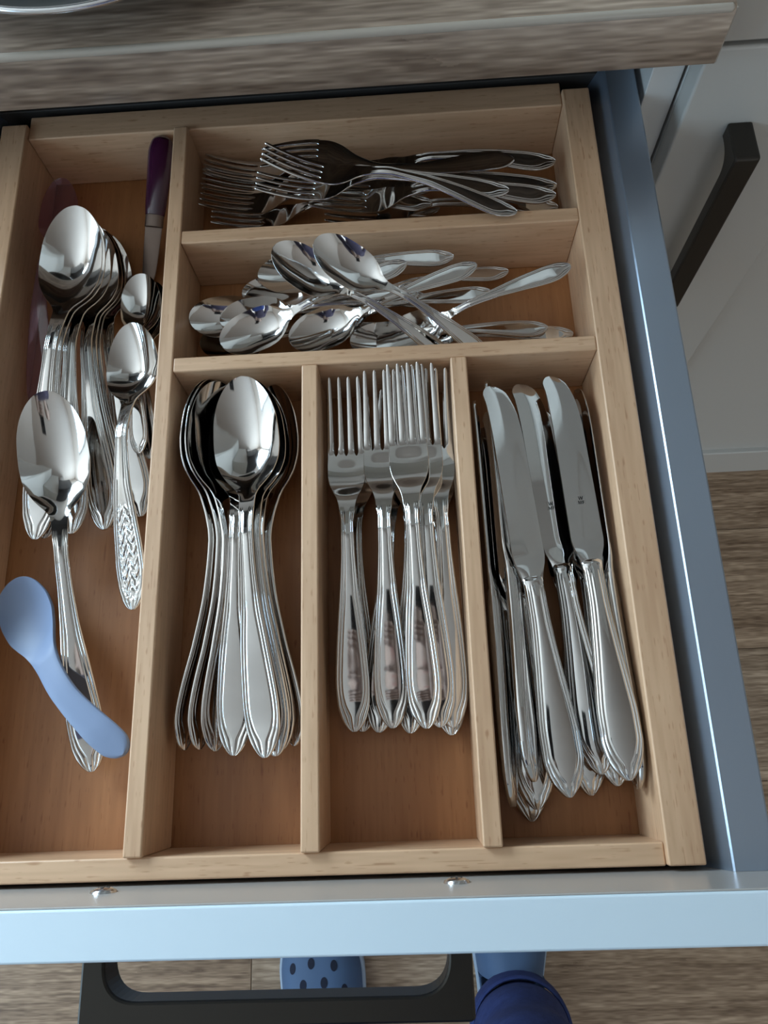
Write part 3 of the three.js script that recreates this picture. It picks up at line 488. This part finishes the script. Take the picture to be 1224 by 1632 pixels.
// --- plastic things in the left compartment
{
  // blue plastic spoon
  const L = 128, w = curve([[0, 0.6], [0.5, 4], [2, 7.8], [6, 12.2], [13, 15.4], [22, 17], [30, 16.4], [38, 13.8], [46, 10.4], [54, 8], [64, 6.9], [80, 6.8], [100, 7.7], [112, 8.4], [120, 8.0], [125, 5.8], [127.3, 3], [128, 1]]);
  const rim = curve([[0, 7], [20, 6.5], [40, 8], [55, 11], [80, 13.5], [105, 12.5], [128, 9]]), d = (u) => { const z = u < 22 ? (22 - u) / 22 : (u - 22) / 34; return z >= 1 ? 0 : 5.2 * Math.pow(1 - z * z, 1.1); };
  const bend = curve([[0, 3.5], [40, 0], [75, -2.5], [128, 4]]);
  const top = (x, u) => { const v = clamp((x - bend(u)) / w(u), -1, 1); return rim(u) - d(u) * (1 - v * v) + 0.9 * (1 - v ** 4) * smooth(42, 56, u); }, bot = (x, u) => { const v = clamp((x - bend(u)) / w(u), -1, 1); return rim(u) - d(u) * (1 - v * v) - 2.6; };
  KIND.blue = { L, k: 0.001, tipY: 7, tailY: 9, name: 'plastic_spoon', category: 'spoon', mat: M.bluePlastic };
  const us = [0, 0.2, 0.6, 1.2, 2.2, 3.5, 5, 7.5, ...range(10, 46, 22)], g = new THREE.Group();
  mesh('bowl', shell({ L, us, w, c: bend, top, bot, vs: () => range(-1, 1, 20), closeStart: true }), M.bluePlastic, g);
  mesh('handle', shell({ L, us: [...range(46, 120, 30), 121.5, 123, 124.5, 126, 127, 127.6, 128], w, c: bend, top, bot, vs: () => range(-1, 1, 12), closeEnd: true }), M.bluePlastic, g);
  KIND.blue.proto = g;
  // purple clear plastic spoon at the left wall
  const clear = spoonParts({ L: 178, bowl: 52, wide: 15, depth: 6, plain: true, k: 0.001 });
  KIND.clear = { ...clear, name: 'clear_plastic_spoon', category: 'spoon', mat: M.purpleClear };
  const gc = new THREE.Group(); for (const [n, geo] of clear.parts) mesh(n, geo, M.purpleClear, gc); KIND.clear.proto = gc;
  lay('clear', 'clear purple plastic spoon lying deep beside the left rail', undefined, [98.3, 272.0, F + 0.0240], [56.6, 668.8, F + 0.0142], -5.4);
  // small knife with a purple handle; laid before the pile in front of it
  const HL = 54, BL = 46, hw = curve([[0, 3], [1, 5], [4, 7.2], [12, 8.6], [30, 7.8], [HL - 6, 7], [HL, 6.4]]), hh = curve([[0, 1.5], [3, 4], [12, 5.5], [HL - 4, 5], [HL, 4.4]]), pg = new THREE.Group();
  const oval = (w, h) => [(x, u) => h(u) * Math.sqrt(1 - 0.92 * clamp(x / w(u), -1, 1) ** 2), (x, u) => -h(u) * Math.sqrt(1 - 0.92 * clamp(x / w(u), -1, 1) ** 2)];
  const part = (name, L, us, w, h, mat, z0) => { const [top, bot] = oval(w, h); mesh(name, shell({ L, us, w, top, bot, vs: () => range(-1, 1, 14), closeStart: true, closeEnd: true }).translate(0, 0, (z0 + L / 2 - (HL + 8 + BL) / 2) / 1000), mat, pg); };
  part('handle', HL, [0, 0.4, 1, 2, 3.5, 6, ...range(9, HL, 16)], hw, hh, M.purple, 0);
  part('collar', 8, range(0, 8, 4), () => 6.2, () => 3.2, M.dullSteelReflection, HL);
  part('blade', BL, range(0, BL, 14), curve([[0, 6], [6, 5.8], [30, 4.8], [41, 2.6], [BL, 0.5]]), () => 0.7, M.dullSteelReflection, HL + 8);
  KIND.peeler = { L: HL + 8 + BL, k: 0.001, tipY: 0, tailY: 0, name: 'paring_knife', category: 'knife', proto: pg };
  lay('peeler', 'small knife with a dark purple handle in the back corner beside the long divider', undefined, [256.3, 249.0, F + 0.0361], [237.4, 437.6, F + 0.0065], 2.9);
}
// --- left compartment
const gl = 'table spoons nested in the left compartment';
lay('spoon', 'lowest nested table spoon in the left pile, handle towards the divider', gl, [150.0, 356.0, F + 0.0131], [226.4, 838.0, F + 0.0097], 0.1);
lay('spoon', 'nested table spoon in the left pile, third handle tip at the right', gl, [144.4, 350.0, F + 0.0215], [184.9, 850.4, F + 0.0115], 0.0);
lay('spoon', 'nested table spoon in the left pile, second handle tip at the right', gl, [140.4, 345.0, F + 0.0257], [176.0, 857.4, F + 0.0167], -0.1);
lay('spoon', 'nested table spoon in the left pile, top handle tip at the right', gl, [134.5, 341.0, F + 0.0311], [166.6, 862.0, F + 0.0202], -0.3);
lay('spoon', 'nested table spoon in the left pile, handle straight to the front', gl, [130.0, 338.0, F + 0.0398], [112.0, 858.0, F + 0.0238], 2.0);
lay('spoon', 'second table spoon from the top of the left pile', gl, [126.0, 335.0, F + 0.0495], [69.0, 857.0, F + 0.0262], 3.0);
lay('spoon', 'topmost table spoon of the left pile, large bright bowl', gl, [121.0, 332.0, F + 0.0558], [55.0, 855.0, F + 0.0318], 5.0);
lay('teaspoon', 'small spoon against the long divider behind the ornate spoon', undefined, [238.3, 416.0, F + 0.0184], [238.1, 768.8, F + 0.0136], -14.2);
lay('teaspoon', 'small spoon right of the left pile, bowl facing up', undefined, [224.0, 411.0, F + 0.0240], [220.0, 752.0, F + 0.0180], 0.0);
lay('serving', 'spoon with an ornate patterned handle leaning on the long divider', undefined, [208.0, 500.0, F + 0.0413], [209.4, 990.7, F + 0.0336], -13.0);
lay('spoon', 'single table spoon lying apart at the left front, under the blue spoon', undefined, [74.7, 647.0, F + 0.0597], [142.4, 1204.3, F + 0.0152], 12.2);
lay('blue', 'small matt blue plastic spoon lying across a steel spoon handle', undefined, [10.8, 947.0, F + 0.0287], [181.1, 1197.9, F + 0.0405], -10.4);
// --- teaspoons
const gt = 'teaspoons in the cross compartment';
lay('teaspoon', 'teaspoon lowest at the left corner, only a dark bowl edge showing', gt, [315.8, 548.0, F + 0.0082], [628.0, 523.8, F + 0.0082], -10.5, { room: ROOM.cross });
lay('teaspoon', 'teaspoon deep in the pile, handle flat along the front divider at far right', gt, [600.0, 548.0, F + 0.0090], [914.0, 530.8, F + 0.0090], -5.3, { room: ROOM.cross });
lay('teaspoon', 'teaspoon at the front, handle resting above the far right one', gt, [565.3, 545.0, F + 0.0167], [866.2, 521.8, F + 0.0145], -4.9, { room: ROOM.cross });
lay('teaspoon', 'teaspoon with a small bright bowl at the back left', gt, [385.0, 468.0, F + 0.0140], [690.0, 478.0, F + 0.0120], -12.0, { room: ROOM.cross });
lay('teaspoon', 'teaspoon at the back whose handle reaches furthest right behind the pile', gt, [505.0, 484.0, F + 0.0100], [815.0, 430.0, F + 0.0120], 0.0, { room: ROOM.cross });
lay('teaspoon', 'leftmost teaspoon, wide bowl in the left corner', gt, [302.1, 508.0, F + 0.0220], [612.1, 486.3, F + 0.0166], -23.3, { room: ROOM.cross });
lay('teaspoon', 'teaspoon half hidden between the leftmost one and the front one', gt, [351.9, 512.0, F + 0.0307], [665.5, 467.8, F + 0.0275], -12.7, { room: ROOM.cross });
lay('teaspoon', 'teaspoon whose handle points at the middle of the back divider', gt, [413.0, 440.0, F + 0.0280], [721.0, 408.0, F + 0.0320], -12.0, { room: ROOM.cross });
lay('teaspoon', 'teaspoon in front at the left, bowl tipped to the viewer', gt, [355.0, 548.0, F + 0.0366], [645.0, 419.0, F + 0.0400], -16.0, { room: ROOM.cross });
lay('teaspoon', 'teaspoon in front at the middle, handle rising to the right', gt, [464.1, 544.0, F + 0.0271], [757.3, 422.0, F + 0.0382], -14.9, { room: ROOM.cross });
lay('teaspoon', 'teaspoon in the middle with a shiny handle below the long ones', gt, [486, 514, F + 0.0100], [772, 466, F + 0.0220], -8, { room: ROOM.cross });
lay('teaspoon', 'teaspoon at the right, handle leaning up against the right rail', gt, [611.5, 549.0, F + 0.0245], [897.9, 427.2, F + 0.0488], -8.0, { room: ROOM.cross });
lay('teaspoon', 'teaspoon second from the top, handle down to the front', gt, [456.8, 408, F + 0.0715], [704.5, 560.1, F + 0.0267], -6.3, { room: ROOM.cross });
lay('teaspoon', 'topmost teaspoon, bowl up and handle across the pile to the front', gt, [512.3, 390, F + 0.0780], [774.1, 563, F + 0.0254], -8.6, { room: ROOM.cross });
// --- dessert forks
const gd = 'dessert forks in the back compartment';
lay('smallFork', 'dessert fork lowest at the front left, bright tines by the divider', gd, [338.0, 341.0, F + 0.0100], [700.0, 330.0, F + 0.0090], 0.0, { room: ROOM.back });
lay('smallFork', 'dessert fork flat at the bottom, handle in the far right corner', gd, [517.6, 336.0, F + 0.0252], [889.1, 328.8, F + 0.0105], -8.7, { room: ROOM.back });
lay('smallFork', 'dessert fork at the left, third row of tines from the back', gd, [317.6, 312.0, F + 0.0222], [690.0, 322.5, F + 0.0279], 0.6, { room: ROOM.back });
lay('smallFork', 'dessert fork at the left, second row of tines from the back', gd, [319.2, 280.0, F + 0.0195], [689.7, 300.4, F + 0.0146], 1.4, { room: ROOM.back });
lay('smallFork', 'dessert fork at the left, tines furthest back', gd, [322.3, 258.0, F + 0.0221], [690.5, 281.9, F + 0.0190], 1.2, { room: ROOM.back });
lay('smallFork', 'dessert fork whose handle ends double looped near the right rail', gd, [503.3, 296.0, F + 0.0425], [884.4, 293.7, F + 0.0314], 2.1, { room: ROOM.back });
lay('smallFork', 'dessert fork below the loop, handle slightly forward', gd, [501.1, 312.0, F + 0.0465], [877.1, 309.0, F + 0.0371], -3.1, { room: ROOM.back });
lay('smallFork', 'dessert fork with the broad handle furthest back at the right', gd, [507.9, 266.0, F + 0.0369], [879.7, 255.6, F + 0.0342], -3.9, { room: ROOM.back });
lay('smallFork', 'dessert fork in the middle with glinting tines under the top ones', gd, [427.5, 288.0, F + 0.0563], [791.5, 300.4, F + 0.0515], 4.4, { room: ROOM.back });
lay('smallFork', 'dessert fork turned over near the top, tines bright', gd, [438.0, 252.0, F + 0.0599], [797.1, 256.7, F + 0.0552], 178.9, { room: ROOM.back });
lay('smallFork', 'topmost dessert fork, handle slanting down to the front divider', gd, [443.2, 246.0, F + 0.0790], [801.6, 331.1, F + 0.0517], 7.7, { room: ROOM.back });

const HOLE = new THREE.CylinderGeometry(0.0046, 0.0046, 0.0008, 18).scale(1, 1, 1.45);
// ---------------------------------------------------------------- the person in front of the drawer
function sdfMesh(f, lo, hi, res) {
  const mc = new MarchingCubes(res, M.denim, false, false, 400000);
  mc.isolation = 0;
  const half = res / 2, s = [0, 1, 2].map((i) => (hi[i] - lo[i]) / 2), c = [0, 1, 2].map((i) => (hi[i] + lo[i]) / 2);
  for (let z = 0; z < res; z++) for (let y = 0; y < res; y++) for (let x = 0; x < res; x++) mc.field[x + y * res + z * res * res] = -f(c[0] + s[0] * (x - half) / half, c[1] + s[1] * (y - half) / half, c[2] + s[2] * (z - half) / half);
  mc.update();
  const n = mc.count, p = new Float32Array(n * 3);
  for (let i = 0; i < n; i++) for (let j = 0; j < 3; j++) p[i * 3 + j] = c[j] + s[j] * mc.positionArray[i * 3 + j];
  let g = new THREE.BufferGeometry(); g.setAttribute('position', new THREE.BufferAttribute(p, 3));
  g = mergeVertices(g, 1e-5); g.computeVertexNormals();
  const q = g.attributes.position, uv = new Float32Array(q.count * 2); for (let i = 0; i < q.count; i++) { uv[2 * i] = (q.getX(i) + q.getZ(i)) * 4; uv[2 * i + 1] = q.getY(i) * 4; } g.setAttribute('uv', new THREE.BufferAttribute(uv, 2));
  return g;
}
const cap = (a, b, ra, rb) => { const d = b.map((q, i) => q - a[i]), l2 = d[0] ** 2 + d[1] ** 2 + d[2] ** 2; return (x, y, z) => { const t = clamp(((x - a[0]) * d[0] + (y - a[1]) * d[1] + (z - a[2]) * d[2]) / l2, 0, 1); return Math.hypot(x - a[0] - d[0] * t, y - a[1] - d[1] * t, z - a[2] - d[2] * t) - (ra + (rb - ra) * t); }; };
const smin = (list, k) => (x, y, z) => { let r = list[0](x, y, z); for (let i = 1; i < list.length; i++) { const d = list[i](x, y, z), h = Math.max(k - Math.abs(r - d), 0) / k; r = Math.min(r, d) - h * h * k / 4; } return r; };
{
  const person = thing('person', 'standing person in blue jeans and blue clogs, only feet and lower leg in view', 'person', [0.13, 0, 0.42]);
  const J = { ankR: [0.257, 0.1, 0.28], kneeR: [0.245, 0.48, 0.285], hipR: [0.21, 0.92, 0.38], ankL: [0.005, 0.1, 0.4], kneeL: [0.02, 0.5, 0.39], hipL: [0.04, 0.92, 0.4] };
  const loc = (p) => [p[0] - 0.13, p[1], p[2] - 0.42];
  const leg = (a, k, h) => [cap(loc(a), loc(k), 0.056, 0.068), cap(loc(k), loc(h), 0.07, 0.092)];
  const jeans = smin([...leg(J.ankR, J.kneeR, J.hipR), ...leg(J.ankL, J.kneeL, J.hipL), cap([-0.07, 0.98, -0.03], [0.06, 0.98, -0.03], 0.115, 0.115)], 0.05);
  const fold = (x, y, z) => 0.0022 * Math.sin(y * 62 + 7 * x + 3 * Math.sin(z * 30)) * (y < 0.3 ? 1.3 : 0.6);
  for (const a of [J.ankR, J.ankL]) { const pr = [[0.0585, 0], [0.0625, 0.001], [0.0635, 0.01], [0.0632, 0.03], [0.061, 0.034], [0.0585, 0.034], [0.0575, 0.01], [0.0585, 0]].map(([x, y]) => new THREE.Vector2(x, y)); const h = mesh('hem', new THREE.LatheGeometry(pr, 40), M.denim, person); h.position.set(a[0] - 0.13, 0.078, a[2] - 0.42); h.userData.label = 'turned and stitched hem'; }
  mesh('jeans', sdfMesh((x, y, z) => Math.max(jeans(x, y, z) + fold(x, y, z), 0.085 - y, y - 1.04), [-0.3, 0.05, -0.35], [0.32, 1.12, 0.3], 110), M.denim, person);
  // right arm reaches forward and holds the phone that takes the picture; left arm hangs down
  const held = (x, y, z) => EYE.clone().addScaledVector(RIGHT, x).addScaledVector(UP, y).addScaledVector(BACK, z).sub(person.position).toArray();
  const wr = held(0.055, -0.2, 0.012), el = [0.27, 1.02, -0.02];
  const body = smin([cap([0, 1.0, 0.03], [0, 1.25, 0.03], 0.13, 0.14), cap([-0.05, 1.3, 0.02], [0.05, 1.3, 0.02], 0.14, 0.14), cap([-0.15, 1.4, 0.02], [0.15, 1.4, 0.02], 0.07, 0.07), cap([-0.18, 1.38, 0.02], [-0.25, 1.1, 0.03], 0.058, 0.048), cap([-0.25, 1.1, 0.03], [-0.25, 0.86, -0.03], 0.046, 0.037), cap([0.18, 1.38, 0.02], el, 0.06, 0.05), cap(el, wr, 0.05, 0.037)], 0.04);
  mesh('sweater', sdfMesh(body, [-0.36, 0.8, -0.4], [0.36, 1.55, 0.24], 84), M.sweater, person);
  const chain = (pts, r0, r1) => pts.slice(1).map((p, i) => cap(pts[i], p, r0 + (r1 - r0) * i / (pts.length - 1), r0 + (r1 - r0) * (i + 1) / (pts.length - 1)));
  { // holding hand, worked out in the phone's own axes
    const palm = smin([cap([0.05, -0.2, 0.008], [0.048, -0.165, -0.004], 0.026, 0.025), cap([0.052, -0.158, -0.02], [0.042, -0.09, -0.018], 0.019, 0.012), cap([0.032, -0.152, -0.019], [0.03, -0.1, -0.018], 0.016, 0.0115)], 0.02);
    const fingers = [-0.077, -0.096, -0.115, -0.133].flatMap((y, i) => { const l = [0.92, 1, 0.97, 0.82][i]; return [smin(chain([[0.03, y - 0.012, -0.014], [0.0, y, -0.0125], [-0.03 * l, y + 0.003, -0.0115], [-0.0485, y + 0.004, 0.0], [-0.0465, y + 0.004, 0.0135]], 0.0092, 0.0072), 0.006)]; });
    const thumb = smin(chain([[0.056, -0.14, -0.006], [0.0575, -0.108, 0.01], [0.049, -0.083, 0.0235], [0.031, -0.067, 0.0225]], 0.0125, 0.0078), 0.008);
    const g = sdfMesh(smin([palm, thumb, ...fingers], 0.004), [-0.065, -0.21, -0.042], [0.09, -0.045, 0.05], 76), p = g.attributes.position;
    for (let i = 0; i < p.count; i++) p.setXYZ(i, ...held(p.getX(i), p.getY(i), p.getZ(i)));
    g.computeVertexNormals(); mesh('hand', g, M.skin, person);
  }
  { // hanging hand, slightly curled
    const o = [-0.25, 0.85, -0.035], q = (x, y, z) => [o[0] + x, o[1] + y, o[2] + z];
    const palm = smin([cap(q(0, 0.01, 0), q(0, -0.03, 0), 0.026, 0.022), cap(q(0, -0.03, -0.022), q(0, -0.085, -0.028), 0.016, 0.013), cap(q(0, -0.03, 0.012), q(0, -0.082, 0.022), 0.016, 0.012)], 0.022);
    const fingers = [-0.03, -0.0105, 0.009, 0.027].map((z, i) => { const l = [0.92, 1, 0.94, 0.76][i]; return smin(chain([q(0, -0.082, z), q(0.003, -0.082 - 0.042 * l, z), q(0.012, -0.082 - 0.068 * l, z), q(0.024, -0.082 - 0.086 * l, z)], 0.0095, 0.0075), 0.006); });
    const thumb = smin(chain([q(0.004, -0.035, -0.028), q(0.013, -0.06, -0.046), q(0.018, -0.088, -0.054)], 0.0115, 0.0085), 0.01);
    mesh('hand', sdfMesh(smin([palm, thumb, ...fingers], 0.004), [-0.3, 0.66, -0.11], [-0.2, 0.88, 0.03], 64), M.skin, person);
  }
  const skull = smin([cap([0, 1.47, -0.03], [0, 1.56, -0.06], 0.055, 0.052), cap([0, 1.66, -0.08], [0, 1.685, -0.06], 0.082, 0.085), cap([0, 1.6, -0.1], [0, 1.63, -0.09], 0.05, 0.062), cap([0, 1.635, -0.165], [0, 1.615, -0.178], 0.009, 0.012), cap([-0.083, 1.63, -0.06], [-0.083, 1.65, -0.055], 0.012, 0.014), cap([0.083, 1.63, -0.06], [0.083, 1.65, -0.055], 0.012, 0.014)], 0.025);
  const head = mesh('head', sdfMesh(skull, [-0.13, 1.42, -0.22], [0.13, 1.8, 0.08], 64), M.skin, person); head.position.z = 0.05;
  const hairF = cap([0, 1.68, -0.045], [0, 1.66, -0.02], 0.098, 0.094);
  const hair = mesh('hair', sdfMesh((x, y, z) => Math.max(hairF(x, y, z), -(skull(x, y, z) - 0.001), (1.68 - y) - (z + 0.11) * 1.2), [-0.14, 1.5, -0.2], [0.14, 1.82, 0.12], 56), M.hair, person); hair.position.z = 0.05;
  for (const s of [-1, 1]) { const e = mesh('eye', new THREE.SphereGeometry(0.0115, 16, 12), M.white, head); e.position.set(s * 0.031, 1.655, -0.141); const i = mesh('iris', new THREE.SphereGeometry(0.0055, 12, 8), M.dark, e); i.position.set(0, -0.003, -0.0078); }
  const mouth = mesh('mouth', new THREE.CapsuleGeometry(0.0045, 0.036, 4, 10).rotateZ(Math.PI / 2), M.lip, head); mouth.position.set(0, 1.588, -0.1465);
  // clogs
  const CL = 285, W = curve([[0, 2], [2, 17], [8, 31], [20, 44], [40, 53], [70, 58], [110, 56], [150, 49], [200, 42], [240, 41], [265, 36], [278, 22], [284, 8], [285, 2]]), cc = curve([[0, -10], [60, -3], [150, 0], [285, 0]]);
  const H = curve([[0, 30], [6, 40], [25, 52], [60, 62], [110, 76], [150, 88], [165, 90]]), opening = (u) => u > 150;
  const upTop = (x, u) => { const v = clamp((x - cc(u)) / (W(u) - 3), -1, 1); return 24 + (H(Math.min(u, 165)) - 24) * Math.pow(1 - Math.abs(v) ** 2.7, 0.55); };
  const upper = shell({ L: CL, us: [0.4, 0.8, 1.5, 2.5, 4, 6, 9, 13, ...range(18, 165, 26)], w: (u) => W(u) - 3, c: cc, top: upTop, bot: (x, u) => Math.min(20, upTop(x, u) - 1), vs: () => range(-1, 1, 32).map((q) => Math.sign(q) * (1 - (1 - Math.abs(q)) ** 1.5)), closeStart: true, closeEnd: true });
  const us = [0, 0.3, 0.8, 1.5, 2.5, 4, 6, 9, 13, ...range(18, 272, 36), 275, 278, 280, 282, 283.5, 284.5, 285];
  const sole = shell({ L: CL, us, w: W, c: cc, top: () => 24, bot: () => 0, vs: () => range(-1, 1, 8), closeStart: true, closeEnd: true });
  const heel = shell({ L: CL, us: [...range(166, 272, 16), 275, 278, 280, 282, 283.5, 284.5], w: (u) => W(u) - 3, c: cc, top: (x, u) => 24 + 34 * smooth(0.72, 0.95, Math.max(Math.abs((x - cc(u)) / (W(u) - 3)), smooth(262, 285, u))), bot: () => 20, vs: () => range(-1, 1, 24), closeStart: true, closeEnd: true });
  for (const [x, z, turn] of [[0.003, 0.3, 0.03], [0.256, 0.21, -0.06]]) {
    const clog = new THREE.Group(); clog.name = numberedIn(person, 'clog'); person.add(clog); clog.position.set(x - 0.13, 0.0005, z - 0.42); clog.rotation.y = turn;
    mesh('upper', mergeGeometries([upper, heel]), M.clog, clog); mesh('sole', sole, M.sole, clog).userData.label = 'pale blue sole';
    const holes = [[38, -18], [34, 8], [58, -34], [52, -8], [56, 22], [76, -20], [74, 8], [84, 34], [92, -40], [98, -6], [100, 22], [120, -26], [122, 6]];
    for (const [u, x0] of holes) {
      const e = 0.5, xx = x0 + cc(u), hx = (upTop(xx + e, u) - upTop(xx - e, u)) / (2 * e), hz = (upTop(xx, u + e) - upTop(xx, u - e)) / (2 * e);
      const h = mesh('vent_hole', HOLE, M.hole, clog); h.position.set(xx / 1000, (upTop(xx, u) + 0.1) / 1000, (u - CL / 2) / 1000); h.quaternion.setFromUnitVectors(V3(0, 1, 0), V3(-hx, 1, -hz).normalize());
    }
  }
}
{ // the phone that takes the picture, its back to the drawer
  const c = EYE.clone().addScaledVector(UP, -0.056).addScaledVector(BACK, 0.0082), g = thing('smartphone', 'dark smartphone held flat above the drawer by the standing person', 'phone', c.toArray());
  g.quaternion.copy(camera.quaternion);
  mesh('phone_body', new RoundedBoxGeometry(0.074, 0.158, 0.0082, 4, 0.0035), M.dark, g);
  const r = mesh('camera_ring', new THREE.TorusGeometry(0.0065, 0.0009, 10, 32), M.steelRim, g); r.position.set(0, 0.056, -0.0042);
}
renderer.render(scene, camera);
